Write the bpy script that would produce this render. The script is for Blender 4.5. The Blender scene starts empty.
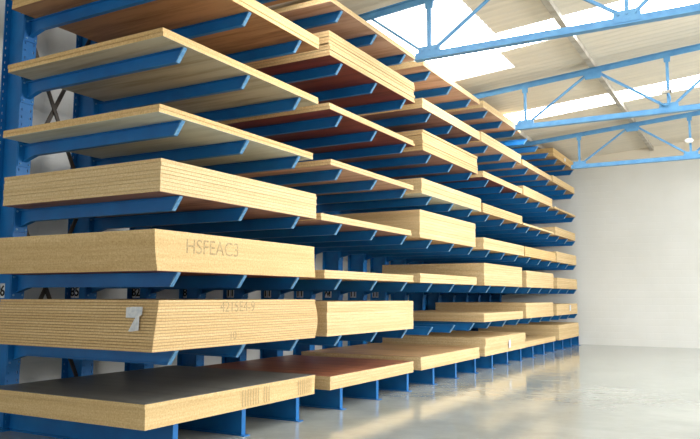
import bpy, bmesh, math, random
from mathutils import Vector, Matrix
random.seed(7)
C = bpy.context.scene.collection
SC = bpy.context.scene

# ------------------------------------------------------------------ camera
cam = bpy.data.cameras.new('camera'); co = bpy.data.objects.new('camera', cam); C.objects.link(co)
cam.sensor_width = 36.0; cam.lens = 36.0 * 715.0 / 700.0; cam.clip_start = 0.05; cam.clip_end = 300
R_ = Vector((0.8702984, 0.49251809, 0.00257322)); U_ = Vector((0.05024823, -0.09398542, 0.99430471)); F_ = Vector((-0.4899549, 0.8652125, 0.10654352))
m = Matrix((( R_.x, U_.x, -F_.x), (R_.y, U_.y, -F_.y), (R_.z, U_.z, -F_.z))).to_4x4()
EYE = 1.43
m.translation = Vector((0, 0, EYE)); co.matrix_world = m
SC.camera = co

# ------------------------------------------------------------------ world, lights, exposure
SC.view_settings.view_transform = 'Standard'; SC.view_settings.look = 'None'
SC.view_settings.gamma = 1.0; SC.view_settings.use_curve_mapping = False
SC.view_settings.exposure = 0.17
w = bpy.data.worlds.new('sky'); SC.world = w; w.use_nodes = True
bg = w.node_tree.nodes['Background']; bg.inputs[0].default_value = (0.75, 0.86, 1.0, 1); bg.inputs[1].default_value = 2.0
SKYLIGHT = 12.0
def area(name, loc, rot, sx, sy, power, col):
    l = bpy.data.lights.new(name, 'AREA'); l.shape = 'RECTANGLE'; l.size = sx; l.size_y = sy; l.energy = power; l.color = col
    o = bpy.data.objects.new(name, l); C.objects.link(o); o.location = loc; o.rotation_euler = rot; return o
R90 = math.pi / 2
# area lights added for side light, in unseen openings made in the right wall
for i, yy in enumerate((0.5, 8.5, 16.5)):
    area('window_daylight', (8.95, yy, 3.6), (0, R90, 0), 2.2, 4.6, (60, 780, 600)[i], (1.0, 0.985, 0.95))
# weak fill light added behind the camera, at an unseen doorway
area('doorway_daylight', (-2.0, -4.95, 1.9), (R90, 0, 0), 5.0, 3.4, 60, (1.0, 0.95, 0.87))
# unseen light added over the rack to brighten the roof; left wall is solid
area('window_band_daylight', (-7.9, 11.5, 5.49), (0, -R90 - 0.12, 0), 0.16, 5.0, 150, (1.0, 0.97, 0.9))

# ------------------------------------------------------------------ materials
def lin(r, g, b):
    f = lambda c: (c / 255) / 12.92 if c / 255 <= 0.04045 else ((c / 255 + 0.055) / 1.055) ** 2.4
    return (f(r), f(g), f(b), 1)
def mat(name, col, rough=0.6, metal=0.0, noise=None, scale=8.0, amt=0.12, bump=0.0, spec=0.5, bscale=None):
    M = bpy.data.materials.new(name); M.use_nodes = True; N = M.node_tree; b = N.nodes['Principled BSDF']
    b.inputs['Roughness'].default_value = rough; b.inputs['Metallic'].default_value = metal
    b.inputs['Specular IOR Level'].default_value = spec; b.inputs['Base Color'].default_value = col
    tc = N.nodes.new('ShaderNodeTexCoord')
    n = N.nodes.new('ShaderNodeTexNoise'); n.inputs['Scale'].default_value = scale; n.inputs['Detail'].default_value = 6
    N.links.new(tc.outputs['Object'], n.inputs['Vector'])
    r = N.nodes.new('ShaderNodeValToRGB')
    c2 = noise or tuple(c * (1 - amt * 2) for c in col[:3]) + (1,)
    r.color_ramp.elements[0].position = 0.35; r.color_ramp.elements[1].position = 0.65
    r.color_ramp.elements[0].color = c2; r.color_ramp.elements[1].color = col
    N.links.new(n.outputs['Fac'], r.inputs['Fac']); N.links.new(r.outputs['Color'], b.inputs['Base Color'])
    if bump:
        n2 = N.nodes.new('ShaderNodeTexNoise'); n2.inputs['Scale'].default_value = bscale or scale * 3
        N.links.new(tc.outputs['Object'], n2.inputs['Vector'])
        bp = N.nodes.new('ShaderNodeBump'); bp.inputs['Strength'].default_value = bump; bp.inputs['Distance'].default_value = 0.01
        N.links.new(n2.outputs['Fac'], bp.inputs['Height']); N.links.new(bp.outputs['Normal'], b.inputs['Normal'])
    return M

def board_mat(name, col, dark, line=0.5):
    """particle board: speckled edge, browner pressed skins at the top and bottom of each sheet"""
    M = bpy.data.materials.new(name); M.use_nodes = True; N = M.node_tree; L = N.links; b = N.nodes['Principled BSDF']
    b.inputs['Roughness'].default_value = 0.75; b.inputs['Specular IOR Level'].default_value = 0.25
    tc = N.nodes.new('ShaderNodeTexCoord'); geo = N.nodes.new('ShaderNodeNewGeometry')
    oi = N.nodes.new('ShaderNodeObjectInfo')
    n = N.nodes.new('ShaderNodeTexNoise'); n.inputs['Scale'].default_value = 55; n.inputs['Detail'].default_value = 5; n.inputs['Roughness'].default_value = 0.75
    L.new(geo.outputs['Position'], n.inputs['Vector'])
    mp = N.nodes.new('ShaderNodeMapping'); mp.inputs['Scale'].default_value = (1.2, 1.2, 45)
    L.new(geo.outputs['Position'], mp.inputs['Vector'])
    n2 = N.nodes.new('ShaderNodeTexNoise'); n2.inputs['Scale'].default_value = 1.5; n2.inputs['Detail'].default_value = 4
    L.new(mp.outputs['Vector'], n2.inputs['Vector'])
    mix = N.nodes.new('ShaderNodeMix'); mix.data_type = 'RGBA'
    mr = N.nodes.new('ShaderNodeMapRange'); mr.inputs[1].default_value = 0.33; mr.inputs[2].default_value = 0.7
    L.new(n.outputs['Fac'], mr.inputs[0]); L.new(mr.outputs[0], mix.inputs[0])
    mix.inputs[6].default_value = dark; mix.inputs[7].default_value = col
    # streaks
    mix2 = N.nodes.new('ShaderNodeMix'); mix2.data_type = 'RGBA'; mix2.blend_type = 'MULTIPLY'
    mr2 = N.nodes.new('ShaderNodeMapRange'); mr2.inputs[1].default_value = 0.35; mr2.inputs[2].default_value = 0.6; mr2.inputs[3].default_value = 0.0; mr2.inputs[4].default_value = 0.35
    L.new(n2.outputs['Fac'], mr2.inputs[0]); L.new(mr2.outputs[0], mix2.inputs[0])
    L.new(mix.outputs[2], mix2.inputs[6]); mix2.inputs[7].default_value = (0.78, 0.66, 0.5, 1)
    # sheet skins, darkened in the colour for the shade in the gaps
    sx = N.nodes.new('ShaderNodeSeparateXYZ'); L.new(tc.outputs['Generated'], sx.inputs[0])
    ab = N.nodes.new('ShaderNodeMath'); ab.operation = 'SUBTRACT'; ab.inputs[1].default_value = 0.5; L.new(sx.outputs['Z'], ab.inputs[0])
    a2 = N.nodes.new('ShaderNodeMath'); a2.operation = 'ABSOLUTE'; L.new(ab.outputs[0], a2.inputs[0])
    mr3 = N.nodes.new('ShaderNodeMapRange'); mr3.inputs[1].default_value = 0.28; mr3.inputs[2].default_value = 0.46; mr3.inputs[3].default_value = 0; mr3.inputs[4].default_value = line
    L.new(a2.outputs[0], mr3.inputs[0])
    mix3 = N.nodes.new('ShaderNodeMix'); mix3.data_type = 'RGBA'; L.new(mr3.outputs[0], mix3.inputs[0])
    L.new(mix2.outputs[2], mix3.inputs[6]); mix3.inputs[7].default_value = tuple(c * 0.5 for c in dark[:3]) + (1,)
    # sheet to sheet tint
    mix4 = N.nodes.new('ShaderNodeMix'); mix4.data_type = 'RGBA'; mix4.blend_type = 'MULTIPLY'; mix4.inputs[7].default_value = (0.9, 0.87, 0.83, 1)
    L.new(oi.outputs['Random'], mix4.inputs[0]); L.new(mix3.outputs[2], mix4.inputs[6])
    L.new(mix4.outputs[2], b.inputs['Base Color'])
    bp = N.nodes.new('ShaderNodeBump'); bp.inputs['Strength'].default_value = 0.25; bp.inputs['Distance'].default_value = 0.004
    L.new(n.outputs['Fac'], bp.inputs['Height']); L.new(bp.outputs['Normal'], b.inputs['Normal'])
    return M

def face_mat(name, col, dark, rough=0.6, spec=0.3):
    """large sheet face: fine streaks along the sheet"""
    M = bpy.data.materials.new(name); M.use_nodes = True; N = M.node_tree; L = N.links; b = N.nodes['Principled BSDF']
    b.inputs['Roughness'].default_value = rough; b.inputs['Specular IOR Level'].default_value = spec
    geo = N.nodes.new('ShaderNodeNewGeometry'); mp = N.nodes.new('ShaderNodeMapping'); mp.inputs['Scale'].default_value = (0.35, 4.0, 1)
    L.new(geo.outputs['Position'], mp.inputs['Vector'])
    n = N.nodes.new('ShaderNodeTexNoise'); n.inputs['Scale'].default_value = 1.6; n.inputs['Detail'].default_value = 8; n.inputs['Roughness'].default_value = 0.65
    L.new(mp.outputs['Vector'], n.inputs['Vector'])
    r = N.nodes.new('ShaderNodeValToRGB'); r.color_ramp.elements[0].position = 0.33; r.color_ramp.elements[1].position = 0.55
    r.color_ramp.elements[0].color = dark; r.color_ramp.elements[1].color = col
    L.new(n.outputs['Fac'], r.inputs['Fac']); L.new(r.outputs['Color'], b.inputs['Base Color'])
    return M

M = {}
M['board'] = board_mat('particle_board', lin(238, 218, 176), lin(208, 176, 126), 0.12)
M['board_plain'] = board_mat('particle_board_plain', lin(236, 212, 162), lin(202, 168, 116), 0.0)
M['board_lined'] = board_mat('particle_board_lined', lin(238, 214, 166), lin(204, 168, 118), 0.45)
M['board_gold'] = board_mat('particle_board_golden', lin(240, 212, 160), lin(206, 168, 112), 0.15)
M['f_tan'] = face_mat('face_tan', lin(196, 160, 118), lin(150, 112, 74))
M['f_brown'] = face_mat('face_brown', lin(176, 132, 92), lin(126, 86, 54))
M['f_grey'] = face_mat('face_grey', lin(186, 178, 156), lin(150, 138, 112))
M['f_white'] = face_mat('face_white', lin(205, 206, 192), lin(184, 184, 168))
M['f_red'] = face_mat('face_red', lin(126, 62, 50), lin(88, 36, 32), 0.5)
M['f_purple'] = face_mat('face_purple', lin(150, 112, 100), lin(112, 76, 68), 0.55)
M['f_pink'] = face_mat('face_pink', lin(206, 168, 144), lin(172, 132, 106))
M['f_black'] = face_mat('face_black', lin(108, 106, 100), lin(84, 82, 76), 0.38, 0.5)
M['f_maroon'] = face_mat('face_maroon', lin(158, 100, 68), lin(120, 70, 48), 0.42, 0.5)
M['f_tan_gloss'] = face_mat('face_tan_gloss', lin(192, 154, 108), lin(150, 112, 76), 0.4, 0.4)
M['blue'] = mat('rack_blue', lin(2, 112, 182), 0.45, noise=lin(2, 96, 164), scale=3, bump=0.05, bscale=60)
M['blue_end'] = mat('arm_end_scuffed', lin(112, 158, 192), 0.45, noise=lin(60, 124, 178), scale=30)  # paler, mottled blue for arm ends and bolts
M['truss'] = mat('truss_blue', lin(88, 148, 190), 0.45, noise=lin(70, 130, 178), scale=5)
M['steel'] = mat('bolt_steel', lin(210, 212, 210), 0.35, 0.6)
M['hole'] = mat('plain_pale_steel', lin(176, 190, 206), 0.5)
M['brace'] = mat('brace_dark', lin(74, 66, 58), 0.6)
M['purlin'] = mat('purlin_grey', lin(190, 184, 172), 0.6, noise=lin(150, 142, 130), scale=4)
M['paper'] = mat('paper', lin(226, 226, 224), 0.7, noise=lin(196, 200, 206), scale=24)
M['ink'] = mat('ink', lin(40, 36, 34), 0.8)
M['stencil'] = mat('stencil_ink', lin(188, 166, 122), 0.9, noise=lin(146, 124, 88), scale=40)
M['lamp'] = mat('lamp_white', lin(245, 245, 240), 0.4)

def wall_mat(name, col, c2, blocks=True):
    M_ = mat(name, col, 0.85, noise=c2, scale=0.8, spec=0.2); N = M_.node_tree; L = N.links; b = N.nodes['Principled BSDF']
    if blocks:
        geo = N.nodes.new('ShaderNodeNewGeometry'); sp = N.nodes.new('ShaderNodeSeparateXYZ'); cb = N.nodes.new('ShaderNodeCombineXYZ'); ad = N.nodes.new('ShaderNodeMath')
        L.new(geo.outputs['Position'], sp.inputs[0]); L.new(sp.outputs['X'], ad.inputs[0]); L.new(sp.outputs['Y'], ad.inputs[1])
        L.new(ad.outputs[0], cb.inputs[0]); L.new(sp.outputs['Z'], cb.inputs[1])
        br = N.nodes.new('ShaderNodeTexBrick'); br.inputs['Scale'].default_value = 1; br.inputs['Brick Width'].default_value = 0.4; br.inputs['Row Height'].default_value = 0.2
        br.inputs['Mortar Size'].default_value = 0.012; br.inputs['Mortar Smooth'].default_value = 0.6
        L.new(cb.outputs[0], br.inputs['Vector'])
        bp = N.nodes.new('ShaderNodeBump'); bp.invert = True; bp.inputs['Strength'].default_value = 0.18; bp.inputs['Distance'].default_value = 0.01
        L.new(br.outputs['Fac'], bp.inputs['Height']); L.new(bp.outputs['Normal'], b.inputs['Normal'])
    return M_
M['wall'] = wall_mat('wall_painted_block', lin(220, 220, 216), lin(214, 214, 209))
M['wall_up'] = wall_mat('wall_upper_sheeting', lin(228, 220, 204), lin(220, 210, 192), False)

def floor_mat():
    X = bpy.data.materials.new('polished_concrete'); X.use_nodes = True; N = X.node_tree; L = N.links; b = N.nodes['Principled BSDF']
    geo = N.nodes.new('ShaderNodeNewGeometry')
    n = N.nodes.new('ShaderNodeTexNoise'); n.inputs['Scale'].default_value = 0.7; n.inputs['Detail'].default_value = 8; n.inputs['Roughness'].default_value = 0.65
    L.new(geo.outputs['Position'], n.inputs['Vector'])
    r = N.nodes.new('ShaderNodeValToRGB'); r.color_ramp.elements[0].position = 0.35; r.color_ramp.elements[1].position = 0.62
    r.color_ramp.elements[0].color = lin(146, 149, 143); r.color_ramp.elements[1].color = lin(164, 167, 160)
    L.new(n.outputs['Fac'], r.inputs['Fac']); L.new(r.outputs['Color'], b.inputs['Base Color'])
    mr = N.nodes.new('ShaderNodeMapRange'); mr.inputs[3].default_value = 0.05; mr.inputs[4].default_value = 0.15
    L.new(n.outputs['Fac'], mr.inputs[0]); L.new(mr.outputs[0], b.inputs['Roughness'])
    b.inputs['Specular IOR Level'].default_value = 0.75
    n2 = N.nodes.new('ShaderNodeTexNoise'); n2.inputs['Scale'].default_value = 3.5; n2.inputs['Detail'].default_value = 4
    L.new(geo.outputs['Position'], n2.inputs['Vector'])
    bp = N.nodes.new('ShaderNodeBump'); bp.inputs['Strength'].default_value = 0.13; bp.inputs['Distance'].default_value = 0.03
    L.new(n2.outputs['Fac'], bp.inputs['Height']); L.new(bp.outputs['Normal'], b.inputs['Normal'])
    return X
M['floor'] = floor_mat()

def roof_mat():
    X = bpy.data.materials.new('roof_sheeting'); X.use_nodes = True; N = X.node_tree; L = N.links; b = N.nodes['Principled BSDF']
    b.inputs['Roughness'].default_value = 0.8; b.inputs['Specular IOR Level'].default_value = 0.2
    geo = N.nodes.new('ShaderNodeNewGeometry'); mp = N.nodes.new('ShaderNodeMapping'); mp.inputs['Scale'].default_value = (0.25, 3.5, 1)
    L.new(geo.outputs['Position'], mp.inputs['Vector'])
    n = N.nodes.new('ShaderNodeTexNoise'); n.inputs['Scale'].default_value = 1.4; n.inputs['Detail'].default_value = 8; n.inputs['Roughness'].default_value = 0.7
    L.new(mp.outputs['Vector'], n.inputs['Vector'])
    r = N.nodes.new('ShaderNodeValToRGB'); r.color_ramp.elements[0].position = 0.3; r.color_ramp.elements[1].position = 0.7
    r.color_ramp.elements[0].color = lin(206, 198, 184); r.color_ramp.elements[1].color = lin(226, 216, 198)
    L.new(n.outputs['Fac'], r.inputs['Fac']); L.new(r.outputs['Color'], b.inputs['Base Color'])
    return X
M['roof'] = roof_mat()
def skylight_mat():
    X = bpy.data.materials.new('translucent_roof_sheet'); X.use_nodes = True; N = X.node_tree; b = N.nodes['Principled BSDF']
    b.inputs['Base Color'].default_value = (0.9, 0.93, 0.95, 1); b.inputs['Roughness'].default_value = 0.5
    b.inputs['Emission Color'].default_value = (0.93, 0.97, 1.0, 1); b.inputs['Emission Strength'].default_value = SKYLIGHT
    return X
M['sky_sheet'] = skylight_mat()
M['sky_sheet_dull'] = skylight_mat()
M['sky_sheet_dull'].node_tree.nodes['Principled BSDF'].inputs['Emission Strength'].default_value = 1.5  # low emission, so the added eave sheets show as white glare
M['glass'] = mat('window_glass_frosted', lin(220, 230, 235), 0.5)
M['shutter'] = mat('grey_shutter', lin(150, 152, 152), 0.5)

# ------------------------------------------------------------------ mesh helpers
def box(bm, x0, x1, y0, y1, z0, z1):
    v = [bm.verts.new((x, y, z)) for x in (x0, x1) for y in (y0, y1) for z in (z0, z1)]
    for f in ((0, 1, 3, 2), (4, 6, 7, 5), (0, 4, 5, 1), (2, 3, 7, 6), (0, 2, 6, 4), (1, 5, 7, 3)): bm.faces.new([v[i] for i in f])
def prism(bm, pts, a, b, axis='y'):
    """extrude an outline given in the plane normal to the axis"""
    def P(p, t): return (p[0], t, p[1]) if axis == 'y' else ((t, p[0], p[1]) if axis == 'x' else (p[0], p[1], t))
    A = [bm.verts.new(P(p, a)) for p in pts]; B = [bm.verts.new(P(p, b)) for p in pts]
    bm.faces.new(A); bm.faces.new(B[::-1]); n = len(pts)
    for i in range(n): bm.faces.new((A[i], A[(i + 1) % n], B[(i + 1) % n], B[i]))
def bar(bm, p, q, wd, ht, up=Vector((0, 1, 0))):
    """rectangular bar from p to q; wd along 'up', ht across"""
    p, q = Vector(p), Vector(q); d = (q - p).normalized(); u = up - d * up.dot(d); u.normalize(); s = d.cross(u)
    vs = [bm.verts.new(c + u * (a * wd / 2) + s * (b * ht / 2)) for c in (p, q) for a, b in ((-1, -1), (1, -1), (1, 1), (-1, 1))]
    bm.faces.new(vs[:4]); bm.faces.new(vs[4:][::-1])
    for i in range(4): bm.faces.new((vs[i], vs[(i + 1) % 4], vs[4 + (i + 1) % 4], vs[4 + i]))
def cyl(bm, p, q, r, n=10):
    p, q = Vector(p), Vector(q); d = (q - p).normalized(); u = d.orthogonal().normalized(); s = d.cross(u)
    A = [bm.verts.new(c + (u * math.cos(2 * math.pi * i / n) + s * math.sin(2 * math.pi * i / n)) * r) for c in (p, q) for i in range(n)]
    bm.faces.new(A[:n]); bm.faces.new(A[n:][::-1])
    for i in range(n): bm.faces.new((A[i], A[(i + 1) % n], A[n + (i + 1) % n], A[n + i]))
def obj(name, bm, mt, parent=None, bevel=0.0):
    bmesh.ops.recalc_face_normals(bm, faces=bm.faces)
    if bevel: bmesh.ops.bevel(bm, geom=bm.edges[:], offset=bevel, segments=1, affect='EDGES')
    me = bpy.data.meshes.new(name); bm.to_mesh(me); bm.free(); me.materials.append(mt)
    o = bpy.data.objects.new(name, me); C.objects.link(o)
    if parent: o.parent = parent
    return o
def thing(name, label, cat, loc=(0, 0, 0), group=None):
    o = bpy.data.objects.new(name, None); o.empty_display_size = 0.1; C.objects.link(o); o.location = loc
    tag(o, label, cat, group); return o
def tag(o, label, cat, group=None):
    o['label'] = label; o['category'] = cat; o['kind'] = 'thing'
    if group: o['group'] = group
    return o
def struct(name, bm, mt, label=None):
    o = obj(name, bm, mt); o['kind'] = 'structure'
    if label: o['label'] = label
    return o
def B(): return bmesh.new()

# ------------------------------------------------------------------ the building
XL, XR, YN, YF = -7.95, 9.0, -5.0, 22.45
def roof_z(x):                       # underside of the roof sheets: level eave strip, then a gentle rise
    return 4.19 + EYE + (0.08 * (x + 5.06) if x > -5.06 else 0.0)
bm = B(); box(bm, XL - .3, XR + .3, YN - .3, YF + .3, -0.2, 0.0); struct('floor', bm, M['floor'])
bm = B(); prism(bm, [(XL - .3, 0), (XR + .3, 0), (XR + .3, 4.05 + EYE), (XL - .3, 4.05 + EYE)], YF, YF + 0.25); struct('wall_far', bm, M['wall'])
# upper part of the far wall: sheeting above the blockwork, in broad panels with seams
bm = B()
xs = [XL - .3, -6.4, -5.45, -4.5, -3.55, -2.55, -1.6, -0.65, 0.3, 1.25, 2.2, 3.2, 4.2, 5.2, 6.2, 7.2, 8.2, XR + .3]
for a, b_ in zip(xs, xs[1:]):
    prism(bm, [(a + .002, 4.05 + EYE), (b_ - .002, 4.05 + EYE), (b_ - .002, 6.9), (a + .002, 6.9)], YF + 0.01, YF + 0.2)
struct('wall_far_upper', bm, M['wall_up'])
bm = B(); box(bm, XL - .25, XL, YN - .3, YF, 0, 5.9); struct('wall_left', bm, M['wall'])
# unseen right wall, its three high openings added for the side light
bm = B(); ys = [(-5.3, -2.0), (3.0, 6.0), (11.0, 14.0), (19.0, YF)]
for a, b_ in ys: box(bm, XR, XR + .25, a, b_, 0, 6.9)
for a, b_ in ((-2, 3), (6, 11), (14, 19)): box(bm, XR, XR + .25, a, b_, 4.8, 6.9); box(bm, XR, XR + .25, a, b_, 0, 2.4)
struct('wall_right', bm, M['wall'])
bm = B(); box(bm, XL, -4.6, YN - .25, YN, 0, 6.9); box(bm, 0.6, XR, YN - .25, YN, 0, 6.9); box(bm, -4.6, 0.6, YN - .25, YN, 3.7, 6.9)
struct('wall_near', bm, M['wall'])
# roof sheets with shallow corrugation running down the slope, left open where the translucent strips lie
STR = [(6.35, 7.25), (11.12, 12.0), (15.95, 16.85)]
EAVE_GLOW = [(9.3, 11.12, -3.55), (12.0, 12.95, -3.75)]  # added glowing sheets that stand in for glare on the roof
def corr(bm, y0, y1, xa, xb, up=0.0, pitch=0.19, amp=0.012):
    n = max(2, int((y1 - y0) / pitch * 8)); seg = [x for x in (xa, -5.06, xb) if xa <= x <= xb]; seg = sorted(set(seg))
    rows = []
    for x in seg:
        lo, hi = [], []
        for i in range(n + 1):
            y = y0 + (y1 - y0) * i / n; c = amp * (0.5 + 0.5 * math.sin(2 * math.pi * y / pitch))
            lo.append(bm.verts.new((x, y, roof_z(x) + c + up))); hi.append(bm.verts.new((x, y, roof_z(x) + c + up + 0.012)))
        rows.append((lo, hi))
    for (l0, h0), (l1, h1) in zip(rows, rows[1:]):
        for i in range(n):
            bm.faces.new((l0[i], l0[i + 1], l1[i + 1], l1[i])); bm.faces.new((h0[i], h1[i], h1[i + 1], h0[i + 1]))
        bm.faces.new((l0[0], l1[0], h1[0], h0[0])); bm.faces.new((l0[n], h0[n], h1[n], l1[n]))
    for lo, hi in (rows[0], rows[-1]):
        for i in range(n): bm.faces.new((lo[i], hi[i], hi[i + 1], lo[i + 1]))
bm = B(); yy = YN - .3
for a, b_ in STR + [(YF + .2, YF + .2)]:
    for c, d, xe in EAVE_GLOW:              # sheets cut back beside the eave for the added glowing ones
        if yy <= c < a or yy < d <= a:
            if c > yy + .01: corr(bm, yy, c, XL - .3, XR + .3)
            corr(bm, c, d, XL - .3, -5.06); corr(bm, c, d, xe, XR + .3); yy = d
    if a > yy + .01: corr(bm, yy, a, XL - .3, XR + .3)
    if b_ > a: corr(bm, a, b_, XL - .3, -5.06)
    yy = b_
struct('ceiling', bm, M['roof'])
k = 0
for a, b_ in STR:
    k += 1
    bm = B(); corr(bm, a + .01, b_ - .01, -5.05, XR + .3, 0.004); struct('window_%d' % k, bm, M['sky_sheet'], 'translucent roof sheet letting daylight in')

for a, b_, xe in EAVE_GLOW:
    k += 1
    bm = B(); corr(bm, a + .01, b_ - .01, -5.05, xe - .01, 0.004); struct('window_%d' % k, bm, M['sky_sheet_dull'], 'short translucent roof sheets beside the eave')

# purlins (grey, running the length of the hall on the trusses' upper nodes)
MID = [-5.06, -2.48, 0.10, 2.68, 5.26, 7.84]; LOW = [-3.77, -1.195, 1.39, 3.97, 6.55]
def chord_z(x): return roof_z(x) - 0.17
for x in MID[:3]:
    z = roof_z(x)
    bm = B(); box(bm, x - .05, x + .05, YN, YF, z - .106, z - .097); box(bm, x + .04, x + .05, YN, YF, z - .097, z - .012); box(bm, x - .05, x + .05, YN, YF, z - .012, z - .003)
    o = obj('roof_purlin', bm, M['purlin'])
    tag(o, 'grey steel purlin under the roof sheets, ' + {-5.06: 'close above the top of the rack', -2.48: 'crossing the glowing skylight strips', 0.10: 'first one beyond the right picture edge', 2.68: 'second one beyond the right picture edge', 5.26: 'third one beyond the right picture edge', 7.84: 'beside the right wall'}[x], 'purlin', 'roof purlins')

# ------------------------------------------------------------------ roof trusses
ZB = 3.31 + EYE
def truss(Y, label, rod=False):
    t = thing('roof_truss', label, 'roof truss', (-3.77, Y, ZB), 'roof trusses')
    ox, oz = -3.77, ZB
    def P(x, z): return (x - ox, 0, z - oz)
    bm = B()   # upper chord: two angles back to back
    pts = [XL, -5.06, XR]
    for a, b_ in zip(pts, pts[1:]):
        za, zb = chord_z(a), chord_z(b_)
        prism(bm, [(a - ox, za - oz - .05), (b_ - ox, zb - oz - .05), (b_ - ox, zb - oz + .05), (a - ox, za - oz + .05)], -.012, .012)
        prism(bm, [(a - ox, za - oz + .04), (b_ - ox, zb - oz + .04), (b_ - ox, zb - oz + .052), (a - ox, za - oz + .052)], -.05, .05)
    obj('top_chord', bm, M['truss'], t)
    bm = B()
    x0 = -3.98
    box(bm, x0 - ox, XR - ox, -.012, .012, -.045, .05); box(bm, x0 - ox, XR - ox, -.055, .055, -.055, -.043)
    obj('bottom_chord', bm, M['truss'], t)
    for x in LOW:
        bm = B(); zt = chord_z(x)
        bar(bm, P(x, ZB + .04), P(x, zt - .03), .04, .05); obj('web_post', bm, M['truss'], t)
        bm = B(); prism(bm, [(x - ox - .17, -.02), (x - ox + .17, -.02), (x - ox + .15, .13), (x - ox - .15, .13)], -.018, .018)
        for dx in (-.1, 0, .1): cyl(bm, (x - ox + dx, -.03, .08), (x - ox + dx, .03, .08), .014, 8)
        obj('gusset_plate', bm, M['truss'], t)
        bm = B(); zz = zt - oz; prism(bm, [(x - ox - .05, zz - .14), (x - ox + .05, zz - .14), (x - ox + .06, zz - .03), (x - ox - .06, zz - .03)], -.016, .016)
        obj('gusset_plate', bm, M['truss'], t)
    for x in MID:
        zt = chord_z(x)
        for s in (-1, 1):
            xl = x + s * 1.29
            if xl < -4.0 or xl > 7.0 or x < -5: continue
            bm = B(); bar(bm, P(xl - s * .09, ZB + .08), P(x + s * .08, zt - .05), .05, .012); bar(bm, Vector(P(xl - s * .09, ZB + .08)) + Vector((0, .02, .02)), Vector(P(x + s * .08, zt - .05)) + Vector((0, .02, .02)), .01, .05)
            obj('web_diagonal', bm, M['truss'], t)
        if x < -5: continue
        bm = B(); zz = zt - oz; prism(bm, [(x - ox - .14, zz - .15), (x - ox + .14, zz - .15), (x - ox + .17, zz + .02), (x - ox - .17, zz + .02)], -.018, .018)
        obj('gusset_plate', bm, M['truss'], t)
    if rod:
        bm = B(); cyl(bm, P(-3.86, ZB + .06), P(-4.72, chord_z(-4.72)), .016, 8); obj('tie_rod', bm, M['truss'], t)
    return t
truss(8.87, 'blue steel roof truss nearest the camera, its upper chord cut by the picture top', True)
truss(13.63, 'blue steel roof truss in the middle of the three, between the two glowing roof strips')
truss(18.55, 'blue steel roof truss farthest away, close before the pale end wall')

# ------------------------------------------------------------------ rack columns
Y0 = 5.03; ZL = [.27, .93, 1.65, 2.367, 3.094, 3.812, 4.525, 5.259]; TIP = -4.68; XF, XB = -7.02, -7.38
def copy_tree(o, parent=None):
    c = o.copy(); C.objects.link(c)
    if parent: c.parent = parent
    for ch in o.children: copy_tree(ch, c)
    return c
def make_column():
    t = thing('rack_column', '', 'cantilever rack column', (-7.2, Y0, 0), 'blue cantilever rack columns')
    o = 7.2
    bm = B(); H = 5.36
    box(bm, XB + o + .012, XF + o - .012, -.005, .005, 0.02, H)
    for xa, xb in ((XB, XB + .012), (XF - .012, XF)):
        box(bm, xa + o, xb + o, -.085, -.061, .02, H); box(bm, xa + o, xb + o, -.049, .049, .02, H); box(bm, xa + o, xb + o, .061, .085, .02, H)
        z = .02
        while z < H - .08:                       # bars between the punched slots
            for ya, yb in ((-.061, -.049), (.049, .061)): box(bm, xa + o, xb + o, ya, yb, z, z + .055)
            z += .085
    up = obj('upright', bm, M['blue'], t)
    bm = B(); box(bm, XB + o - .05, XF + o + .05, -.14, .14, 0, .02)
    obj('foot_plate', bm, M['blue'], t)
    bm = B(); zt = ZL[0] - .004
    box(bm, XF + o, TIP + o, -.005, .005, .012, zt - .012); box(bm, XF + o, TIP + o, -.032, .032, zt - .012, zt); box(bm, XF + o, TIP + o, -.032, .032, 0, .012)
    base = obj('base_beam', bm, M['blue'], t)
    bm = B(); box(bm, TIP + o, TIP + o + .012, -.032, .032, 0, zt); box(bm, TIP + o, TIP + o + .06, -.05, .05, 0, .008)
    obj('end_plate', bm, M['blue'], base)
    for z in ZL[1:]:
        z -= .003; h = .125
        bm = B()
        prism(bm, [(XF + o, z - h - .06), (XF + o + .22, z - h), (TIP + o - .1, z - h), (TIP + o - .012, z - .01), (XF + o, z - .01)], -.005, .005)
        box(bm, XF + o, TIP + o - .012, -.03, .03, z - .01, z)
        prism(bm, [(XF + o, z - h - .07), (XF + o + .22, z - h - .01), (TIP + o - .1, z - h - .01), (TIP + o - .1, z - h), (XF + o + .22, z - h), (XF + o, z - h - .06)], -.03, .03)
        arm = obj('arm', bm, M['blue'], t)
        bm = B(); prism(bm, [(TIP + o - .1, z - h - .01), (TIP + o - .088, z - h - .01), (TIP + o, z - .01), (TIP + o, z), (TIP + o - .014, z)], -.024, .024)
        obj('end_plate', bm, M['blue_end'], arm)
        bm = B(); box(bm, XF + o, XF + o + .014, -.08, .08, z - h - .12, z + .015)
        obj('mounting_plate', bm, M['blue'], arm)
        bm = B()
        for yy in (-.055, .055):
            for zz in (z - h - .09, z - .02): cyl(bm, (XF + o + .014, yy, zz), (XF + o + .026, yy, zz), .011, 8)
        obj('bolts', bm, M['blue_end'], arm)
    return t
col0 = make_column()
COLS = [col0] + [copy_tree(col0) for _ in range(17)]
ORD = ['first', 'second', 'third', 'fourth', 'fifth', 'sixth', 'seventh', 'eighth', 'ninth', 'tenth', 'eleventh', 'twelfth', 'thirteenth', 'fourteenth', 'fifteenth', 'sixteenth', 'seventeenth', 'eighteenth']
NUM = ['8 6', '8 5', '8 2', '8', '1 1', '1 1', '1 1', 'W 1', '1 1', '1 1', '8', '8', '1 1', '1 1', '1 1', '1 1', '1 1', '1 1']
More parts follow.
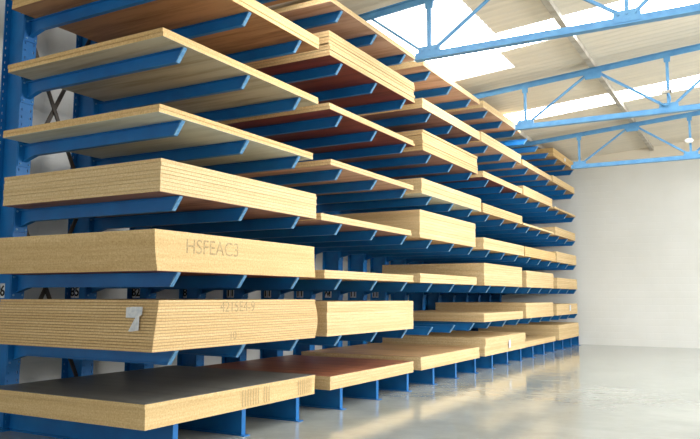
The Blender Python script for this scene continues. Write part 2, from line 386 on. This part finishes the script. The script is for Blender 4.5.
for i, c in enumerate(COLS):
    c.location = (-7.2, Y0 + i, 0)
    if i == 0: c['label'] = 'blue steel cantilever column of the rack, nearest the camera at the left edge'
    elif i == 17: c['label'] = 'blue steel cantilever column of the rack, last one beside the pale end wall'
    else: c['label'] = 'blue steel cantilever rack column with arms, %s counted from the left' % ORD[i]
    if i < 10:
        for j, ch in enumerate(NUM[i].split()):
            bm = B(); xx = 7.2 - 7.335 + j * .078; box(bm, xx - .034, xx + .034, -.008, -.005, 1.40, 1.56)
            p = obj('number_tag', bm, M['paper'], c)
            cu = bpy.data.curves.new('numeral', 'FONT'); cu.body = ch; cu.size = .16; cu.align_x = 'CENTER'; cu.extrude = .001; cu.offset = .004; cu.materials.append(M['ink'])
            q = bpy.data.objects.new('numeral', cu); C.objects.link(q); q.parent = p; q.location = (xx, -.0092, 1.425); q.rotation_euler = (R90, 0, 0)

# crossed ties between the first two columns
for zc, lb in ((2.19 + EYE, 'upper pair of dark crossed tie rods between the two left columns'), (0.07 + EYE, 'lower pair of dark crossed tie rods between the two left columns')):
    t = thing('cross_brace', lb, 'brace', (-7.2, Y0 + .5, zc), 'crossed tie rods')
    hh = 1.04 if zc > 3 else 1.06
    for s, dx in ((1, .012), (-1, -.012)):
        bm = B(); bar(bm, (dx, -.488, s * hh), (dx, .488, -s * hh), .02, .045, Vector((1, 0, 0))); obj('tie_rod', bm, M['brace'], t)

# ------------------------------------------------------------------ stacks of boards
XS = TIP + .025; W = 2.25
TIER = ['floor tier', 'second tier', 'third tier', 'fourth tier', 'fifth tier', 'sixth tier', 'seventh tier', 'top tier']
BAY = ['nearest bay', 'second bay', 'third bay', 'fourth bay', 'fifth bay', 'farthest bay']
# tier, bay: (t near, t far, thickness, sheets, underside, top face, edge material, dx)
ST = {
 (0,0):(-.40,2.34,.225,5,None,'f_black','board_plain',0), (0,1):(2.70,5.18,.17,4,None,'f_maroon','board',0), (0,2):(5.47,8.2,.205,4,None,'f_tan_gloss','board',0),
 (0,3):(8.52,11.31,.345,7,None,None,'board',0), (0,4):(11.36,14.24,.13,3,None,None,'board',-.02), (0,5):(14.55,17.0,.40,7,None,None,'board',0),
 (1,0):(-.30,2.36,.46,17,'f_tan',None,'board_lined',0), (1,1):(2.62,5.19,.43,10,'f_tan',None,'board',0), (1,3):(8.51,11.19,.17,4,None,None,'board',0),
 (1,4):(11.45,13.99,.35,7,None,None,'board',0), (1,5):(14.37,16.9,.30,6,None,None,'board',0),
 (2,0):(-.33,2.31,.375,12,'f_red',None,'board_plain',0), (2,1):(2.55,5.20,.105,3,'f_tan',None,'board',0), (2,2):(5.47,8.12,.147,4,None,None,'board',0),
 (2,3):(8.56,11.18,.44,9,None,None,'board',0), (2,4):(11.55,14.10,.385,8,None,None,'board',0), (2,5):(14.5,16.95,.29,6,None,None,'board',0),
 (3,0):(-.30,2.35,.31,9,'f_purple',None,'board',0), (3,1):(2.46,5.14,.09,2,'f_purple',None,'board',0), (3,2):(5.46,8.09,.455,9,'f_tan',None,'board',0),
 (3,3):(8.56,11.40,.23,5,None,None,'board',0), (3,4):(11.48,14.40,.23,5,None,None,'board_gold',0), (3,5):(14.54,16.95,.282,6,None,None,'board',0),
 (4,0):(-.34,2.26,.078,2,'f_white',None,'board_gold',0), (4,1):(2.67,5.21,.08,2,'f_pink',None,'board_lined',0), (4,2):(5.55,8.44,.257,6,'f_white',None,'board',0),
 (4,3):(8.56,11.30,.19,5,'f_tan',None,'board_lined',0), (4,4):(11.37,14.23,.05,1,'f_tan',None,'board',0), (4,5):(14.48,16.9,.22,5,'f_tan',None,'board',0),
 (5,0):(-.33,2.37,.085,2,'f_grey',None,'board_gold',0), (5,1):(2.66,5.26,.095,2,'f_red',None,'board_lined',0), (5,2):(5.60,8.27,.355,8,'f_purple',None,'board_lined',0),
 (5,3):(8.6,11.37,.125,3,'f_red',None,'board',0), (5,4):(11.46,14.21,.22,5,'f_tan',None,'board',0), (5,5):(14.45,17.0,.055,1,'f_tan',None,'board',0),
 (6,0):(-.32,2.38,.15,3,'f_brown',None,'board_gold',0), (6,1):(2.64,5.29,.34,8,'f_red',None,'board_lined',0), (6,2):(5.61,8.44,.175,4,'f_purple',None,'board',0),
 (6,3):(8.54,11.33,.205,4,'f_pink',None,'board',0), (6,4):(11.45,14.19,.13,3,'f_pink',None,'board',0), (6,5):(14.37,17.0,.185,4,'f_tan',None,'board',0),
 (7,0):(-.20,2.40,.06,1,'f_brown',None,'board_gold',0), (7,1):(2.66,5.34,.07,2,'f_pink',None,'board',0), (7,2):(5.66,8.45,.10,2,'f_pink',None,'board',0),
 (7,3):(8.70,11.33,.15,3,'f_pink',None,'board',0), (7,5):(14.47,17.05,.23,5,'f_tan',None,'board_gold',0),
}
PAPERS = {}
WORDS = {17: 'seventeen', 12: 'twelve', 10: 'ten'}
for (lv, bay), (t0, t1, th, n, under, top, em, dx) in ST.items():
    z = ZL[lv]; hs = th / n; rnd = random.Random(lv * 31 + bay * 7 + 3)
    desc = 'stack' if n > 1 else 'sheet'
    place = '%s of the rack, %s' % (TIER[lv], BAY[bay]); short = '%s, %s' % (TIER[lv], BAY[bay])
    for i in range(n):
        u = (i + .5) / n
        jit = .006 if n < 9 else .004
        if em == 'board_lined' and n in (8, 2): jit = .014
        ja, jb, jx = rnd.uniform(-jit, jit), rnd.uniform(-jit, jit), rnd.uniform(-jit, jit) * .8
        if (lv, bay) == (1, 0): ja = -.07 * (1 - u) + .03; jb = .06 * math.sin(math.pi * min(1, u * 1.1)) - .02; jx = 0
        if (lv, bay) == (2, 0): ja = .05 * (1 - u) ** 2 - .02; jb = .03 * (1 - u) ** 2; jx = 0
        if (lv, bay) == (0, 0): ja = (-.012 if i >= n - 1 else .004); jb *= .3; jx = .008 if i >= n - 1 else 0
        if (lv, bay) == (0, 3): ja = (0.02 if i >= 4 else 0); jx = (.012 if i >= 4 else 0)
        if (lv, bay) == (6, 0) and i == n - 1: ja = -.1
        xa, xb = XS + dx + jx - W, XS + dx + jx; ya, yb = Y0 + t0 + ja, Y0 + t1 + jb
        za, zb = z + i * hs + .0008, z + (i + 1) * hs - .0008
        if n == 1: which = 'single pale board lying on the ' + place
        else:
            col = 'golden' if em == 'board_gold' else 'pale'
            pos = 'topmost' if i == n - 1 else ('lowest' if i == 0 else ORD[n - 1 - i] + ' from the top')
            which = '%s board, %s in the rack stack on %s' % (col, pos, short)
            if i == n - 1 and top: which = {'f_black': 'board with glossy black face, topmost on the floor tier of the rack, nearest bay', 'f_maroon': 'board with dark red-brown face, topmost on the floor tier, second bay', 'f_tan_gloss': 'board with smooth brown face, topmost on the floor tier, third bay'}[top]
        grp = 'boards stacked on the %s, %s' % (TIER[lv], BAY[bay])
        cx, cy = (xa + xb) / 2, (ya + yb) / 2
        bv = .0025 if em == 'board_lined' else .0007
        if em == 'board_plain': bv = 0; za -= .0007; zb += .0007
        lam_u = under and i == 0; lam_t = top and i == n - 1
        if lam_u or lam_t:
            t = thing('board_sheet', which, 'board', (cx, cy, za), grp)
            e0 = .003 if lam_u else 0; e1 = .003 if lam_t else 0
            bm = B(); box(bm, xa - cx, xb - cx, ya - cy, yb - cy, e0, zb - za - e1); obj('core', bm, M[em], t, bv)
            if lam_u: bm = B(); box(bm, xa - cx, xb - cx, ya - cy, yb - cy, 0, .003); q = obj('bottom_face', bm, M[under], t); q['label'] = {'f_red': 'dark red underside', 'f_white': 'off-white underside', 'f_grey': 'grey-beige underside', 'f_brown': 'brown underside', 'f_tan': 'tan underside', 'f_pink': 'pinkish tan underside', 'f_purple': 'purplish brown underside'}[under]
            if lam_t: bm = B(); box(bm, xa - cx, xb - cx, ya - cy, yb - cy, zb - za - .003, zb - za); q = obj('top_face', bm, M[top], t); q['label'] = {'f_black': 'glossy black upper face', 'f_maroon': 'glossy dark red-brown upper face', 'f_tan_gloss': 'smooth brown upper face'}[top]
        else:
            bm = B(); box(bm, xa - cx, xb - cx, ya - cy, yb - cy, 0, zb - za)
            t = obj('board_sheet', bm, M[em], None, bv); t.location = (cx, cy, za); tag(t, which, 'board', grp)
        PAPERS[(lv, bay, i)] = (t, xa, xb, ya, yb, za, zb)

def writing(key, name, text, y, z, size, mt, off=.0025):
    t, xa, xb, ya, yb, za, zb = PAPERS[key]
    cu = bpy.data.curves.new(name, 'FONT'); cu.body = text; cu.size = size; cu.extrude = .0004; cu.materials.append(mt)
    q = bpy.data.objects.new(name, cu); C.objects.link(q); q.parent = t
    q.location = (xb + off - t.location.x, y - t.location.y, z - t.location.z); q.rotation_euler = (R90, 0, R90)
# stencilled marks on the long edges
writing((2, 0, 7), 'stencil_mark', 'HSFEAC3', Y0 + .05, 1.83, .2, M['stencil'], .0012)
writing((1, 0, 12), 'stencil_mark', '4215E4-9', Y0 + .57, 1.27, .15, M['stencil'], .0012)
writing((1, 0, 3), 'stencil_mark', '10', Y0 + .72, .99, .12, M['stencil'], .0012)
# rows of short vertical printed bars on the edge of the floor tier's first stack
t, xa, xb, ya, yb, za, zb = PAPERS[(0, 0, 2)]
for yc, n in ((Y0 + .95, 7), (Y0 + 1.32, 3), (Y0 + 1.98, 7)):
    for i in range(n):
        bm = B(); box(bm, .0088, .0096, -.004, .004, -.085, .085)
        q = obj('printed_bar', bm, M['stencil'], t); q.location = (xb - t.location.x, yc + i * .045 - t.location.y, (za + zb) / 2 - t.location.z)

# torn paper label on the near end of the thick stack, second tier
t, xa, xb, ya, yb, za, zb = PAPERS[(1, 0, 10)]
def end_paper(name, label, pts, x, y, z, axis, mt=None):
    bm = B(); prism(bm, pts, 0, .0015, axis); o = obj(name, bm, mt or M['paper']); o.location = (x, y, z); tag(o, label, 'label'); return o
o = end_paper('paper_label', 'torn grey-white paper label hanging on the near end of the lined board stack', [(-.09, 0), (-.088, .092), (.0, .1), (.115, .1), (.11, .03), (.078, .015), (.075, -.11), (-.03, -.125), (-.055, -.12), (.028, -.0)], 0, 0, 0, 'y')
o.location = (TIP - .23, PAPERS[(1, 0, 1)][3] + .004, .93 + .30)
# the four loose labels farther along
def side_paper(key, label, y, z, a, b_):
    t, xa, xb, ya, yb, za, zb = PAPERS[key]
    bm = B(); prism(bm, [(-a, -b_), (a, -b_ * .8), (a * .9, b_), (-a, b_ * .9)], 0, .0015, 'x'); o = obj('paper_label', bm, M['paper']); o.location = (xb + .012, y, z); tag(o, label, 'label')
side_paper((0, 3, 4), 'white paper label on the edge of the floor-tier stack in the fourth bay', Y0 + 10.07, .43, .07, .09)
side_paper((1, 5, 3), 'white paper label on the edge of the second-tier stack beside the end wall', Y0 + 15.9, 1.11, .09, .09)
side_paper((7, 5, 2), 'small white paper label on the edge of the top-tier stack beside the end wall', Y0 + 15.8, 5.37, .09, .05)

# ------------------------------------------------------------------ small fittings on the trusses
t = thing('oval_lamp', 'white oval lamp fixed to the upright strut of the farthest roof truss', 'lamp', (-1.22, 18.46, 3.69 + EYE))
bm = B(); bmesh.ops.create_uvsphere(bm, u_segments=20, v_segments=12, radius=1, matrix=Matrix.Diagonal((.10, .06, .062, 1))); q = obj('lamp_cover', bm, M['lamp'], t)
for f in q.data.polygons: f.use_smooth = True
bm = B(); cyl(bm, (0, .0, 0), (0, .066, 0), .02); obj('lamp_mount', bm, M['truss'], t)
t = thing('pipe_hook', 'curved blue pipe hook with a small bracket on the middle roof truss', 'hook', (-1.195, 13.56, ZB + .1))
bm = B(); pts = [(-.16, .06), (-.11, .0), (-.05, -.02), (.0, .0), (.03, .05), (.03, .12), (.0, .19)]
for a, b_ in zip(pts, pts[1:]): cyl(bm, (a[0], 0, a[1]), (b_[0], 0, b_[1]), .016, 8)
obj('pipe', bm, M['truss'], t)
bm = B(); box(bm, -.09, .06, -.03, .03, .19, .24); box(bm, -.11, -.09, -.03, .03, .19, .31); box(bm, .04, .06, -.03, .03, .19, .28); obj('bracket', bm, M['purlin'], t)

# lettering becomes real mesh
bpy.context.view_layer.update(); dg = bpy.context.evaluated_depsgraph_get()
for o in [o for o in bpy.data.objects if o.type == 'FONT']:
    me = bpy.data.meshes.new_from_object(o.evaluated_get(dg)); q = bpy.data.objects.new(o.name.split('.')[0], me)
    C.objects.link(q); q.parent = o.parent; q.location = o.location; q.rotation_euler = o.rotation_euler
    bpy.data.objects.remove(o)
